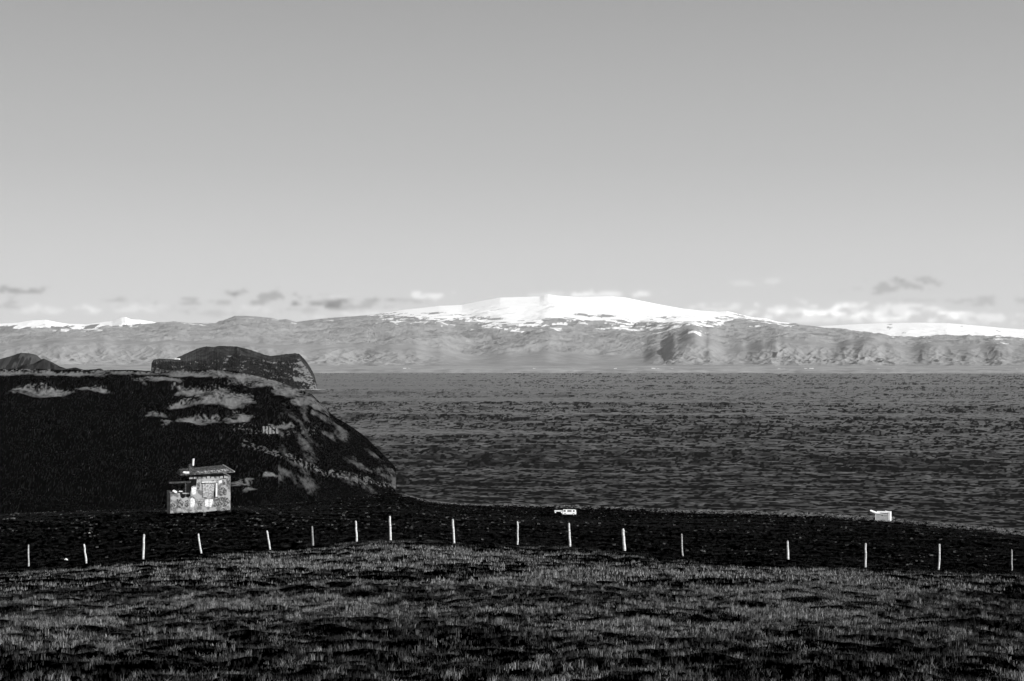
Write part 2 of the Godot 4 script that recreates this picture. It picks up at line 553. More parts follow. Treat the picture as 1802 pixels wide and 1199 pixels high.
func make_cones() -> void:
	# grassy cones behind the headland's crest
	var shapes := [["cinder_cone", "rounded grassy cone rising behind the crest of the headland", [[-120, 640], [-60, 632], [0, 633], [20, 627], [37, 621], [50, 620], [63, 623], [72, 631], [90, 644], [110, 662]], 1800.0, 0.05],
		["cinder_cone", "small dark double cone in front of the larger grassy cone", [[18, 660], [24, 650], [40, 641], [58, 641], [77, 632], [93, 637], [107, 644], [116, 648], [133, 646], [150, 651], [177, 648], [195, 656], [205, 664]], 1560.0, 0.03]]
	var w := noise(41, 30.0, 4)
	for s in shapes:
		var keys: Array = s[2]
		var cols := PackedFloat32Array()
		var x0: float = keys[0][0]
		while x0 <= keys[-1][0]:
			cols.append(x0)
			x0 += 1.5
		var nc := cols.size()
		var nr := 50
		var p := PackedVector3Array()
		var c := PackedColorArray()
		for j in nr:
			var t := -1.0 + 2.0 * j / (nr - 1.0)
			for i in nc:
				var top := at(cols[i], along(keys, cols[i]), s[3])
				var foot := at(cols[i], 668.0, s[3]).y - 20.0
				var f: Vector3 = bearing(cols[i]) * (s[3] + t * 70.0)
				var h: float = lerpf(foot, top.y, clampf(1.0 - pow(absf(t), 1.25), 0.0, 1.0))
				var q := Vector3(f.x, h, f.z)
				q.y += 1.6 * w.get_noise_2d(q.x, q.z) * (1.0 - absf(t))
				p.append(q)
				var n := w.get_noise_2d(q.x * 2.0, q.z * 2.0 + q.y * 3.0)
				var v: float = s[4] * (1.0 + 0.8 * n)
				if n > 0.16:
					v *= 0.35
				c.append(Color(v, v, v))
		var o := obj(s[0], grid(p, c, nc, nr), paint(1.0, 0.1))
		tag(o, s[1], "hill", "", "structure")

# ---------------------------------------------------------------- island
func make_island() -> void:
	var top := [[264, 690], [266, 643], [269, 636], [274, 633], [282, 632], [306, 633], [320, 626], [346, 614], [363, 610], [376, 611], [386, 609], [416, 610], [440, 616], [460, 623], [476, 627], [500, 624], [519, 622], [526, 623], [536, 633], [546, 647], [553, 660], [557, 676], [559, 688], [560, 691]]
	var brink := [[264, 690], [266, 636], [300, 637], [340, 637], [370, 634], [393, 627], [423, 625], [450, 630], [483, 637], [510, 634], [526, 632], [540, 648], [553, 668], [559, 688], [560, 691]]
	var w1 := noise(51, 60.0, 4)
	var w2 := noise(52, 22.0, 4)
	var strata := noise(53, 11.0, 4)
	var gully := noise(54, 90.0, 4, true)
	var cols := PackedFloat32Array()
	var x0 := 264.0
	while x0 <= 560.0:
		cols.append(x0)
		x0 += 0.75
	var nc := cols.size()
	var nr := 110
	var p := PackedVector3Array()
	var c := PackedColorArray()
	p.resize(nc * nr)
	c.resize(nc * nr)
	for i in nc:
		var px := cols[i]
		var yt := along(top, px) + 0.5 * w2.get_noise_1d(px * 6.0)
		var yb := maxf(along(brink, px) + 1.5 * w2.get_noise_1d(px * 5.0 + 99.0), yt)
		var east := smoothstep(500.0, 560.0, px)
		var r0 := 5220.0 - 60.0 * sin((px - 264.0) / 296.0 * PI) + 170.0 * east + 40.0 * smoothstep(396.0, 404.0, px) - 80.0 * smoothstep(412.0, 418.0, px) * smoothstep(440.0, 420.0, px)
		for j in nr:
			var t := j / (nr - 1.0)
			var q: Vector3
			var v := 0.02
			if t < 0.5:                                   # sea cliff
				var s := t / 0.5
				var foot := at(px, 688.5, r0)
				foot.y = -4.0
				var up := at(px, yb, r0 + 35.0)
				q = foot.lerp(up, s)
				var a := sin(s * PI * 0.9 + 0.1)
				q += bearing(px) * (a * (-44.0 * gully.get_noise_2d(q.x + 0.4 * q.y, q.y * 0.5) + 20.0 * w2.get_noise_2d(q.x, q.y * 1.3)))
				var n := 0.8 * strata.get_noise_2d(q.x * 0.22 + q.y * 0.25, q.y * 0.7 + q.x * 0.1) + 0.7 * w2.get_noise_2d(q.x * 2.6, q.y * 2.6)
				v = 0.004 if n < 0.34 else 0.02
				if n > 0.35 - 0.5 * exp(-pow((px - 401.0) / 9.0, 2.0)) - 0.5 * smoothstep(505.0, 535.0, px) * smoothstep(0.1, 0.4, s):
					v = 0.11  # sunlit rock painted in: pale colour on the end face and one buttress
			elif t < 0.8:                                 # grassy top
				var s := (t - 0.5) / 0.3
				q = at(px, lerpf(yb, yt, sin(s * PI / 2)), r0 + 35.0 + s * 330.0)
				q.y += (7.0 * w1.get_noise_2d(q.x, q.z) + 2.5 * w2.get_noise_2d(q.x, q.z)) * sin(s * PI)
				var n := w1.get_noise_2d(q.x * 1.3, q.z * 0.7) + 0.6 * w2.get_noise_2d(q.x, q.z * 0.5)
				v = 0.010 + 0.022 * smoothstep(-0.3, 0.4, n)
				if px > 290.0 and px < 345.0 and s < 0.75 and s > 0.05:
					v += 0.02
			else:
				var s := (t - 0.8) / 0.2
				q = at(px, yt, r0 + 365.0)
				var f := bearing(px) * (r0 + 365.0 + s * 220.0)
				q = Vector3(f.x, lerpf(q.y, -5.0, s * s), f.z)
			p[j * nc + i] = q
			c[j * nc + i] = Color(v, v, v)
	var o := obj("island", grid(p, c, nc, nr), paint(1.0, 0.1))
	tag(o, "steep dark rock island with grassy top standing out at sea", "island", "", "structure")
	# the lonely white hut
	var hp := at(312.0, 634.0, 5330.0)
	var hut := thing("island_hut", "tiny white hut alone on the grassy top of the island", "hut", hp - Vector3(0, 3.0, 0), -0.25)
	obj("wall", box_mesh(Vector3(-8, 0, -3.5), Vector3(8, 6.0, 3.5)), plain(0.8), hut)
	var gable := tool()
	hexa(gable, [Vector3(-8.6, 6.0, -4.2), Vector3(8.6, 6.0, -4.2), Vector3(8.6, 6.0, 4.2), Vector3(-8.6, 6.0, 4.2), Vector3(-8.6, 8.8, -0.1), Vector3(8.6, 8.8, -0.1), Vector3(8.6, 8.8, 0.1), Vector3(-8.6, 8.8, 0.1)])
	obj("roof", done(gable), plain(0.7), hut)
	# surf at the island's foot
	var st := tool()
	var prev := []
	for k in 60:
		var px := 520.0 + k * 0.9
		var m := at(px, 688.0, 5180.0 + 190.0 * smoothstep(500.0, 560.0, px))
		var wd := (6.0 + 26.0 * smoothstep(530.0, 552.0, px) * smoothstep(574.0, 556.0, px)) * (0.7 + 0.6 * absf(w2.get_noise_1d(k * 9.0)))
		var a := Vector3(m.x, 2.6, m.z - wd)
		var b := Vector3(m.x, 2.6, m.z + wd)
		if prev:
			quad(st, prev[0], a, b, prev[1])
		prev = [a, b]
	var surf := obj("surf", done(st), plain(0.8, 0.9))
	tag(surf, "thin white line of surf breaking at the island's foot", "surf", "", "stuff")

# ---------------------------------------------------------------- far coast
var ridge := [[-300, 592], [-150, 588], [0, 590], [33, 583], [77, 579], [117, 583], [160, 583], [200, 575], [220, 577], [250, 572], [277, 570], [306, 567], [333, 570], [383, 570], [397, 563], [413, 557], [433, 557], [477, 560], [490, 564], [503, 562], [520, 567], [567, 561], [600, 558], [643, 555], [667, 552], [710, 545], [740, 542], [773, 538], [813, 536], [847, 529], [880, 523], [917, 522], [950, 521], [958, 518.5], [965, 517.5], [980, 519.5], [1017, 522], [1063, 521], [1077, 521], [1100, 523], [1133, 530], [1167, 537], [1200, 543], [1233, 547], [1263, 549], [1280, 548], [1300, 553], [1324, 559], [1347, 561], [1367, 567], [1387, 569], [1414, 573], [1434, 575], [1454, 578], [1481, 579], [1501, 584], [1534, 587], [1554, 593], [1584, 594], [1618, 596], [1638, 594], [1651, 591], [1674, 594], [1694, 595], [1708, 597], [1724, 594], [1748, 597], [1801, 601], [1950, 606], [2100, 610]]
var snow := [[-300, 400], [640, 540], [650, 553], [667, 556], [700, 558], [723, 560], [750, 560], [800, 562], [833, 563], [853, 567], [883, 571], [913, 574], [947, 573], [965, 568], [983, 561], [1000, 562], [1033, 565], [1067, 565], [1100, 570], [1125, 575], [1140, 578], [1150, 568], [1170, 567], [1200, 570], [1220, 574], [1247, 577], [1260, 572], [1277, 566], [1300, 560], [1334, 564], [1350, 566], [1390, 567], [1420, 500], [2100, 500]]

func make_coast() -> void:
	var big := noise(61, 2600.0, 5, true)
	var small := noise(62, 700.0, 5)
	var gully := noise(63, 620.0, 4, true)
	var fine := noise(64, 240.0, 3)
	var swell := noise(65, 70.0, 2)
	var crag_a := noise(66, 420.0, 3, true)
	var crag_b := noise(67, 360.0, 3, true)
	var cliff_top := [[-300, 612], [-100, 612], [0, 612], [60, 606], [130, 601], [180, 600], [210, 605], [260, 604], [300, 602], [340, 606], [420, 606], [520, 612], [560, 614], [600, 611], [640, 609], [662, 614], [690, 612], [720, 612], [770, 620], [830, 634], [900, 628], [960, 622], [1000, 626], [1080, 634], [1130, 631], [1160, 619], [1190, 604], [1222, 593], [1245, 604], [1280, 618], [1310, 614], [1345, 607], [1370, 601], [1420, 605], [1470, 610], [1500, 605], [1530, 600], [1560, 607], [1600, 612], [1640, 606], [1680, 610], [1720, 610], [1760, 606], [1801, 612], [1950, 610], [2100, 612]]
	# how far the cliff front stands back (a cove has a wall that faces away from the sun)
	var front := [[-300, 0], [60, 0], [200, 200], [330, -100], [560, 0], [600, 900], [624, 1100], [640, 1000], [668, 0], [700, 0], [800, 500], [1000, 900], [1100, 800], [1150, 600], [1205, -100], [1240, -100], [1290, 200], [1345, 0], [1364, -150], [1376, 150], [1440, 350], [1510, 0], [1560, 200], [1600, 500], [1660, 100], [1720, 250], [1770, 0], [2100, 100]]
	var cols := PackedFloat32Array()
	var x0 := -300.0
	while x0 <= 2100.0:
		cols.append(x0)
		x0 += 2.1
	var nc := cols.size()
	var nr := 250
	var p := PackedVector3Array()
	var c := PackedColorArray()
	p.resize(nc * nr)
	c.resize(nc * nr)
	for i in nc:
		var px := cols[i]
		var b := bearing(px)
		var yr := along(ridge, px) + (0.0 if px > 650.0 and px < 1330.0 else 0.5 * fine.get_noise_1d(px * 30.0))
		var yk0 := eased(cliff_top, px)
		var fr: float = 0.3 * eased(front, px) + 110.0 * swell.get_noise_1d(px)
		var r1 := 19300.0 + fr
		var r2 := r1 + 1900.0
		var r3 := 33500.0
		var bold: float = eased([[-300, 0.7], [550, 0.7], [600, 0.9], [680, 0.8], [760, 0.45], [820, 0.12], [1110, 0.12], [1170, 0.8], [1330, 0.7], [1370, 1.0], [1550, 1.0], [1600, 0.4], [1650, 0.7], [2100, 0.7]], px)
		for j in nr:
			var q: Vector3
			var v := 0.24
			if j < 20:                                    # beach and coastal plain
				var s := j / 20.0
				var rr := lerpf(12250.0 + 220.0 * swell.get_noise_1d(px * 1.7), r1, s)
				q = b * rr
				q.y = -1.0 + 22.0 * smoothstep(0.0, 0.25, s) + 10.0 * s
				v = 0.26 + 0.10 * small.get_noise_2d(q.x, q.z * 0.6) + 0.08 * fine.get_noise_2d(q.x, q.z * 0.5)  # paler than the cliffs: haze over the shore mixed into the ground colour
			elif j < 110:                                 # cliffs with scree below
				var s := (j - 20) / 90.0
				var rr := lerpf(r1, r2, s)
				var y2 := EYE + rise(yk0) * r2
				q = b * rr
				q.y = lerpf(31.0, y2, 0.52 * pow(s, 1.5) + 0.48 * smoothstep(0.45, 0.97, s))
				var tall := clampf((y2 - 60.0) / 250.0, 0.0, 1.0) * bold
				var wall := sin(pow(s, 0.8) * PI) * tall
				var dx := q.x + 0.35 * q.z
				var ex := q.x - 0.45 * q.z
				q.y += wall * (36.0 * crag_a.get_noise_2d(dx, q.z * 0.45) + 32.0 * crag_b.get_noise_2d(ex, q.z * 0.45) + 16.0 * fine.get_noise_2d(q.x, q.z * 0.8) + 8.0)
				var g := fine.get_noise_2d(q.x * 0.9, q.z * 0.9) + 0.6 * small.get_noise_2d(q.x, q.z)
				v = 0.21 + 0.04 * g
			elif j < 232:                                 # the long slope to the ridge
				var s := (j - 110) / 122.0
				var rr := lerpf(r2, r3, pow(s, 1.25))
				q = b * rr
				var bell := s * (1.0 - s) * 4.0
				var pw := px + bell * (60.0 * small.get_noise_2d(q.x * 0.22, q.z * 0.22) + 18.0 * small.get_noise_2d(q.x + 900.0, q.z))
				var lv := lerpf(lerpf(yk0, eased(cliff_top, pw), s), (along(ridge, pw - 9.0) + along(ridge, pw + 9.0) + along(ridge, pw)) / 3.0 if s < 0.8 else lerpf((along(ridge, pw - 9.0) + along(ridge, pw + 9.0) + along(ridge, pw)) / 3.0, yr, (s - 0.8) / 0.2), s)
				q.y = EYE + rise(lv) * rr
				var sl := along(snow, pw)
				var amp := smoothstep(0.0, 0.1, s) * (1.0 - smoothstep(0.75, 0.98, s) * 0.95)
				var icy := smoothstep(sl + 12.0, sl - 4.0, lv)
				q.y += amp * (1.0 - 0.8 * icy) * (85.0 * big.get_noise_2d(q.x + 0.5 * q.z, q.z * 0.8) + 40.0 * small.get_noise_2d(q.x - 0.4 * q.z, q.z) + 10.0 * fine.get_noise_2d(q.x, q.z))
				v = 0.21 + 0.05 * small.get_noise_2d(q.x * 0.7, q.z * 1.1) + 0.03 * fine.get_noise_2d(q.x * 0.8, q.z)
				var n := small.get_noise_2d(q.x * 0.8, q.z * 0.8) + 0.7 * fine.get_noise_2d(q.x * 0.7, q.z * 0.6)
				if px > 640.0 and px < 1420.0:
					if lv < sl + 1.5 + 5.0 * n or lv < yr + 2.5 and px > 648.0 and px < 1400.0:
						v = 0.86
						if lv > sl - 10.0 and n > 0.26:
							v = 0.24
					elif lv < sl + 16.0 and n > 0.24:
						v = 0.7
				elif lv < yr + 8.0 and n > 0.45:
					v = 0.6
			else:
				var s := (j - 231) / 18.0
				q = b * (r3 + s * 5000.0)
				q.y = lerpf(EYE + rise(yr) * r3, 0.0, s * s)
				v = 0.86 if px > 650.0 and px < 1350.0 else 0.18
			p[j * nc + i] = q
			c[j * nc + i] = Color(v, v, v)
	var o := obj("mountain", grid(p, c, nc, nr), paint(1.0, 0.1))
	tag(o, "broad ice-capped volcano with grey cliffs along the far shore", "mountain", "", "structure")
	# two snowy ranges farther off
	for s in [["mountain", "distant range of small snowy peaks beyond the grey foothills", [[-250, 578], [-120, 572], [0, 570], [30, 568], [57, 564], [80, 563], [100, 567], [120, 570], [150, 571], [167, 569], [197, 565], [213, 559], [220, 558], [230, 562], [247, 563], [267, 566], [285, 571], [330, 584]], 44000.0, 26.0],
			["mountain", "smooth white glacier lying low behind the end of the grey ridge", [[1400, 584], [1441, 574], [1467, 573], [1501, 571], [1551, 569], [1618, 568], [1668, 569], [1718, 573], [1761, 577], [1801, 580], [1950, 588], [2100, 596]], 46000.0, 9.0]]:
		var keys: Array = s[2]
		var cs := PackedFloat32Array()
		var xx: float = keys[0][0]
		while xx <= keys[-1][0]:
			cs.append(xx)
			xx += 2.0
		var pp := PackedVector3Array()
		var cc := PackedColorArray()
		var rows := 60
		for j in rows:
			var t := j / 45.0
			for i in cs.size():
				var yr := along(keys, cs[i])
				var q: Vector3
				var v := 0.84
				if t <= 1.0:
					var lv := lerpf(612.0, yr, t)
					q = at(cs[i], lv, lerpf(s[3] - 7000.0, s[3], t))
					q.y += s[4] * 2.2 * (big.get_noise_2d(q.x * 1.5, q.z * 0.8) + small.get_noise_2d(q.x, q.z)) * sin(t * PI)
					var n := small.get_noise_2d(q.x * 0.9, q.z * 0.25) + 0.5 * fine.get_noise_2d(q.x * 0.6, q.z * 0.2)
					if n > 0.34 + 0.3 * t:
						v = 0.3
					if s[4] > 20.0 and lv > 577.0 + 10.0 * n:
						v = 0.11
				else:
					q = at(cs[i], yr, s[3])
					var f: Vector3 = bearing(cs[i]) * (s[3] + (t - 1.0) * 9000.0)
					q = Vector3(f.x, lerpf(q.y, 0.0, (t - 1.0) * 3.0), f.z)
				pp.append(q)
				cc.append(Color(v, v, v))
		var r := obj(s[0], grid(pp, cc, cs.size(), rows), paint(1.0, 0.1))
		tag(r, s[1], "mountain", "", "structure")
	# farms on the coastal plain: specks of white
	var barn := tool()
	bx(barn, Vector3(-1, 0, -0.5), Vector3(1, 0.6, 0.5))
	var wall := done(barn)
	var rt := tool()
	hexa(rt, [Vector3(-1.04, 0.602, -0.56), Vector3(1.04, 0.602, -0.56), Vector3(1.04, 0.602, 0.56), Vector3(-1.04, 0.602, 0.56), Vector3(-1.04, 1.0, -0.01), Vector3(1.04, 1.0, -0.01), Vector3(1.04, 1.0, 0.01), Vector3(-1.04, 1.0, 0.01)])
	var roof := done(rt)
	var white := plain(0.85)
	for f in [[712, 22], [720, 14], [779, 12], [940, 16], [1010, 12], [1083, 20], [1120, 12], [1150, 26], [1158, 16], [1183, 14], [1371, 16], [1380, 13], [1418, 18], [1428, 26], [1546, 15], [1556, 12], [1573, 14], [1732, 12], [1790, 15]]:
		var px: float = f[0]
		var q := bearing(px) * 14400.0
		var t := thing("farm_building", "tiny white farm building on the flat far shore", "building", Vector3(q.x, 20.4, q.z), rng.randf_range(-0.4, 0.4), "white farm buildings on the far shore")
		t.scale = Vector3(f[1], f[1] * 0.55, f[1] * 0.8) * 0.62
		obj("wall", wall, white, t)
		obj("roof", roof, white, t)

# ---------------------------------------------------------------- sea
func make_sea() -> void:
	var a1 := noise(71, 1.0, 1)
	var a2 := noise(72, 1.0, 1)
	var a3 := noise(73, 1.0, 1)
	var lane := noise(76, 1.0, 3)
	var a4 := noise(75, 1.0, 1)
	var gust := noise(74, 1.0, 5)
	var ys := PackedFloat32Array()
	var y := 1000.0
	while y > 655.0:
		ys.append(EYE / -rise(y))
		y -= 0.7
	var rows := PackedFloat32Array([90.0, 200.0])
	rows.append_array(ys)
	rows.append_array(PackedFloat32Array([14000.0, 18000.0, 25000.0, 35000.0, 60000.0]))
	var cols := PackedFloat32Array()
	var x0 := -500.0
	while x0 < 2300.0:
		cols.append(x0)
		x0 += 2.0 if x0 > -60.0 and x0 < 1860.0 else 20.0
	var nc := cols.size()
	var nr := rows.size()
	var p := PackedVector3Array()
	var n := PackedVector3Array()
	p.resize(nc * nr)
	n.resize(nc * nr)
	var b := []
	for x in cols:
		b.append(bearing(x))
	for j in nr:
		var r := rows[j]
		for i in nc:
			var x: float = b[i].x * r
			var z: float = b[i].z * r
			var u := x * 0.99 + z * 0.12
			var w := z * 0.99 - x * 0.12
			var g := clampf(1.1 + 2.0 * gust.get_noise_2d(u / 1500.0, w / 600.0) + 2.0 * smoothstep(1200.0, 2600.0, r) * lane.get_noise_2d(u / 7000.0, w / 520.0), 0.15 + 0.7 * smoothstep(2200.0, 1200.0, r), 2.6)
			var h1 := a1.get_noise_2d(u / 300.0, w / 70.0)
			var h2 := a2.get_noise_2d(u / 48.0, w / 15.0)
			var h3 := a3.get_noise_2d(u / 17.0, w / 6.0)
			var h4 := a4.get_noise_2d(u / 5.5, w / 3.0)
			var gx := (a1.get_noise_2d(u / 300.0 + 0.05, w / 70.0) - h1) / 15.0 * 4.0 + (a2.get_noise_2d(u / 48.0 + 0.05, w / 15.0) - h2) / 2.4 * 1.5 + (a3.get_noise_2d(u / 17.0 + 0.05, w / 6.0) - h3) / 0.85 * 0.8 + (a4.get_noise_2d(u / 5.5 + 0.05, w / 3.0) - h4) / 0.275 * 0.38
			var gz := (a1.get_noise_2d(u / 300.0, w / 70.0 + 0.05) - h1) / 3.5 * 4.0 + (a2.get_noise_2d(u / 48.0, w / 15.0 + 0.05) - h2) / 0.75 * 1.5 + (a3.get_noise_2d(u / 17.0, w / 6.0 + 0.05) - h3) / 0.3 * 0.8 + (a4.get_noise_2d(u / 5.5, w / 3.0 + 0.05) - h4) / 0.15 * 0.38
			var k := lerpf(3.8, 0.38, smoothstep(900.0, 5000.0, r)) * (0.6 + 1.2 * smoothstep(-500.0, 600.0, x))
			p[j * nc + i] = Vector3(x, (h1 * 2.4 + h2 * 1.3 + h3 * 0.5) * g if r < 12000.0 and r > 150.0 else 0.0, z)
			var steep := Vector2(gx * 0.6, gz) * g * k
			steep /= 1.0 + steep.length() * 1.1          # waves break before they stand up
			n[j * nc + i] = Vector3(-steep.x, 1.0, -steep.y).normalized()
	var m := StandardMaterial3D.new()
	m.albedo_color = grey(0.004)
	m.roughness = 0.28
	m.metallic_specular = 0.185
	var o := obj("sea", grid(p, PackedColorArray(), nc, nr, n), m)
	tag(o, "dark wind-ruffled sea between the pasture and the far mountains", "sea", "", "structure")

# ---------------------------------------------------------------- things on the field
func foot_of(px: float, r: float) -> Vector3:
	var b := bearing(px)
	return Vector3(b.x * r, field_y(px, r, b.x * r, b.z * r), b.z * r)

func facing(px: float) -> float:                         # a turn that makes a thing's +z look at the camera
	var b := bearing(px)
	return atan2(-b.x, -b.z)

func make_posts() -> void:
	var mats := [mottled(0.36, 0.66, 0.7, 81, [0.25, 0.7]), mottled(0.14, 0.26, 0.6, 82, [0.25, 0.7]), mottled(0.24, 0.44, 0.7, 83, [0.25, 0.7])]
	# [column of foot, row of foot, column of head, row of head, width]
	var list := [[51, 986, 51, 946, 2.5], [153, 982, 149, 948, 3.0], [253, 976, 254, 934, 3.6], [355, 970, 350, 935, 3.2], [476, 964, 470, 932, 3.0], [551, 956, 550, 925, 3.4], [628, 953, 626, 917, 3.4], [688, 951, 686, 909, 3.6], [799, 955, 797, 915, 3.8], [911, 960, 911, 919, 3.0], [1003, 963, 1001, 922, 3.6], [1099, 970, 1096, 932, 5.2], [1201, 978, 1199, 939, 2.6], [1386, 986, 1386, 949, 3.8], [1522, 991, 1523, 950, 3.4], [1651, 991, 1653, 948, 3.2], [1780, 985, 1779, 953, 2.1]]
	for k in list.size():
		var d = list[k]
		var foot := foot_of(d[0], 80.0)
		var scale_ := 80.0 / FOCAL
		var head := Vector3((d[2] - d[0]) * scale_, (row_of(foot.y, 80.0) - d[3]) * scale_, rng.randf_range(-0.05, 0.05))
		var rad: float = d[4] * scale_ * 0.5
		var label := "straight pale wooden fence post standing in the grass"
		var m: Material = mats[0]
		if k in [1, 3, 4]:
			label = "slightly leaning pale wooden fence post in the grass"
		if k in [0, 12, 16]:
			label = "thin straight greyish fence post, duller than the pale ones"
			m = mats[2]
		if k == 11:
			label = "thickest pale fence post with a chipped flat top"
		if k == 5:
			label = "dull grey weathered fence post, the darkest of its line"
			m = mats[1]
		var st := tool()
		st.set_smooth_group(-1)
		var pts := [Vector3(-head.x * 0.3, -0.4, 0)]
		var radii := [rad * 1.1]
		for s in 6:
			var t := s / 5.0
			pts.append(head * t + Vector3(rng.randf_range(-1, 1), 0, rng.randf_range(-1, 1)) * 0.012)
			radii.append(rad * lerpf(1.05, 0.92, t) * rng.randf_range(0.92, 1.08))
		pts.append(head + Vector3(-rad * 0.3, rad * 0.5, 0))
		radii.append(rad * 0.6)
		tube(st, pts, radii, 9)
		var o := obj("fence_post", done(st), m)
		o.position = foot
		tag(o, label, "fence post", "fence posts across the pasture")

func make_stones() -> void:
	for s in [[158.0, 933.0, 120.0, 0.09, "small pale stone lying in the dark heath beyond the fence posts"], [117.0, 968.0, 84.0, 0.09, "flat pale stone lying in the grass between two fence posts"]]:
		var st := tool()
		var w := noise(91, 0.3, 2)
		var nu := 12
		var nv := 8
		var pt := func(i: int, j: int) -> Vector3:
			var a := TAU * (i % nu) / nu
			var e := PI * (j / float(nv)) - PI / 2
			var v := Vector3(cos(a) * cos(e), sin(e) * 0.7, sin(a) * cos(e))
			return v * s[3] * (1.0 + 0.6 * w.get_noise_3dv(v * 0.35))
		for j in nv:
			for i in nu:
				quad(st, pt.call(i, j), pt.call(i, j + 1), pt.call(i + 1, j + 1), pt.call(i + 1, j))
		var o := obj("stone", done(st), mottled(0.45, 0.75, 0.4, 92))
		o.position = foot_of(s[0], s[2]) + Vector3(0, s[3] * 0.4, 0)
		tag(o, s[4], "stone")

func make_ruin() -> void:
	# a derelict concrete hut; local metres: x to the right, z towards the camera, front face at z = 0
	var k := 170.0 / FOCAL
	var base := foot_of(353.0, 170.0)
	base.y = at(353.0, 899.0, 170.0).y
	var t := thing("ruined_hut", "derelict flat-roofed concrete hut with peeling plaster and broken wall", "hut", base, facing(353.0) + 0.10)
	var X := func(px: float) -> float: return (px - 353.0) * k
	var Y := func(py: float) -> float: return (899.0 - py) * k
	var concrete := mottled(0.11, 0.27, 4.5, 101, [0.34, 0.6])
	var dark := mottled(0.03, 0.07, 1.2, 102, [0.3, 0.7])
	var plaster := mottled(0.42, 0.66, 1.4, 103, [0.3, 0.7])
	var bare := mottled(0.05, 0.2, 1.6, 107, [0.35, 0.65])
	var slate := mottled(0.02, 0.16, 2.4, 104, [0.35, 0.75])
	var P := func(list: Array) -> PackedVector2Array:
		var o := PackedVector2Array()
		for i in range(0, list.size(), 2):
			o.append(Vector2(X.call(list[i]), Y.call(list[i + 1])))
		return o
	# front wall, in pieces round the broken opening and the bricked-up window
	obj("front_wall", slab_mesh(P.call([302, 906, 302, 869, 318, 868, 319.5, 875, 323, 877.5, 328, 875, 333, 876, 336, 873, 337.5, 858, 341, 856, 346, 856, 347, 844, 354, 844, 354, 878, 383, 878, 383, 851, 383.5, 844, 396, 846, 404.5, 840, 404.5, 906]), -0.3, 0.0), concrete, t).set_meta("label", "mottled concrete front wall, broken away at one upper corner")
	obj("lintel", slab_mesh(P.call([354, 851, 354, 843.8, 383.4, 843.8, 383.4, 851]), -0.3, -0.004), concrete, t)
	var infill := obj("window", slab_mesh(P.call([354.3, 877.8, 354.3, 851.2, 382.8, 851.2, 382.8, 877.8]), -0.3, -0.2), concrete, t)
	infill.set_meta("label", "walled-up window recess")
	obj("frame", box_mesh(Vector3(X.call(379), Y.call(876), -0.2), Vector3(X.call(382), Y.call(852), 0.03)), plaster, infill)
	obj("frame", box_mesh(Vector3(X.call(355), Y.call(851), -0.06), Vector3(X.call(379), Y.call(849.2), 0.05)), plaster, infill)
	obj("sill", box_mesh(Vector3(X.call(352.5), Y.call(879.4), -0.15), Vector3(X.call(381), Y.call(877.9), 0.07)), concrete, infill)
	var panel := obj("panel", slab_mesh(P.call([357, 876, 356.6, 853, 368, 852.6, 377.5, 853, 376.5, 866, 372, 872, 366, 876.5]), -0.2, -0.1), mottled(0.18, 0.36, 1.4, 105, [0.35, 0.65]), infill)
	panel.set_meta("label", "lighter patch of mortar filling the window")
	# the other walls, floor of rubble
	obj("side_wall", box_mesh(Vector3(X.call(404.4) - 0.3, -0.5, -4.2), Vector3(X.call(404.4), Y.call(840), -0.302)), concrete, t)
	obj("side_wall", box_mesh(Vector3(X.call(302.1), -0.5, -4.2), Vector3(X.call(302.1) + 0.3, Y.call(868), -0.302)), concrete, t)
	obj("back_wall", slab_mesh(P.call([307.2, 906, 307.2, 872, 318, 869, 326, 873, 334, 862, 341, 850, 343, 842, 399, 841, 399, 906]), -4.2, -3.9), concrete, t)
	# timbers still standing in the broken opening
	obj("timber", slab_mesh(P.call([300, 851.5, 300, 848.6, 337, 848, 337, 850.5]), -0.22, -0.05), dark, t)
	obj("timber", slab_mesh(P.call([327, 876, 327, 850, 329, 850, 329, 876]), -0.24, -0.1), dark, t)
	obj("timber", slab_mesh(P.call([322, 869.5, 322, 867.5, 334, 868, 334, 870]), -0.1, 0.0), concrete, t)
	# loose plates of plaster, proud of the concrete
	for q in [[[338, 871, 337.6, 860, 341, 858.5, 346, 859, 345.4, 865, 345, 871], 1], [[336, 893, 335.8, 878, 339, 876, 343, 879, 344, 886, 341, 893], 1], [[360.5, 891, 360, 880, 367, 879.5, 367.3, 892, 363, 893], 1], [[368, 893, 368, 879.8, 374.5, 879.6, 373, 888, 371, 893], 1],
			[[383.6, 852.5, 384, 848, 389, 847, 390.5, 851, 386, 853.2], 1], [[305, 864, 308, 861.8, 313.5, 864.8, 313, 868, 310, 867.5], 1], [[316, 865.5, 317, 863.8, 323, 864.5, 322, 866], 1], [[398, 852, 397, 846, 404, 841.5, 404.2, 850, 402, 860], 0], [[303, 899, 302.4, 886, 306, 884.5, 311, 888, 309, 896], 0], [[376, 893, 377, 881, 388, 876, 400, 878, 403, 886, 396, 893.5], 0], [[386, 874, 385, 862, 391, 858, 398, 864, 397, 873], 0], [[312, 893, 313, 878, 320, 880, 325, 884, 322, 894], 0], [[349, 890, 348.5, 883, 353, 881.5, 357, 885, 355, 891], 0], [[347.6, 862, 347.8, 852, 351, 849, 352.4, 855, 351, 862], 0], [[391, 856, 390.4, 852, 395, 850, 396.5, 855], 0], [[326, 890, 327, 881.5, 332, 880, 333.4, 888, 331, 894], 0], [[388, 899, 390, 895.5, 399, 896, 398, 900], 0]]:
		var pm: Material = plaster if q[1] == 1 else bare
		obj("plaster_patch", slab_mesh(P.call(q[0]), -0.02, 0.045 if q[1] == 1 else 0.03), pm, t)
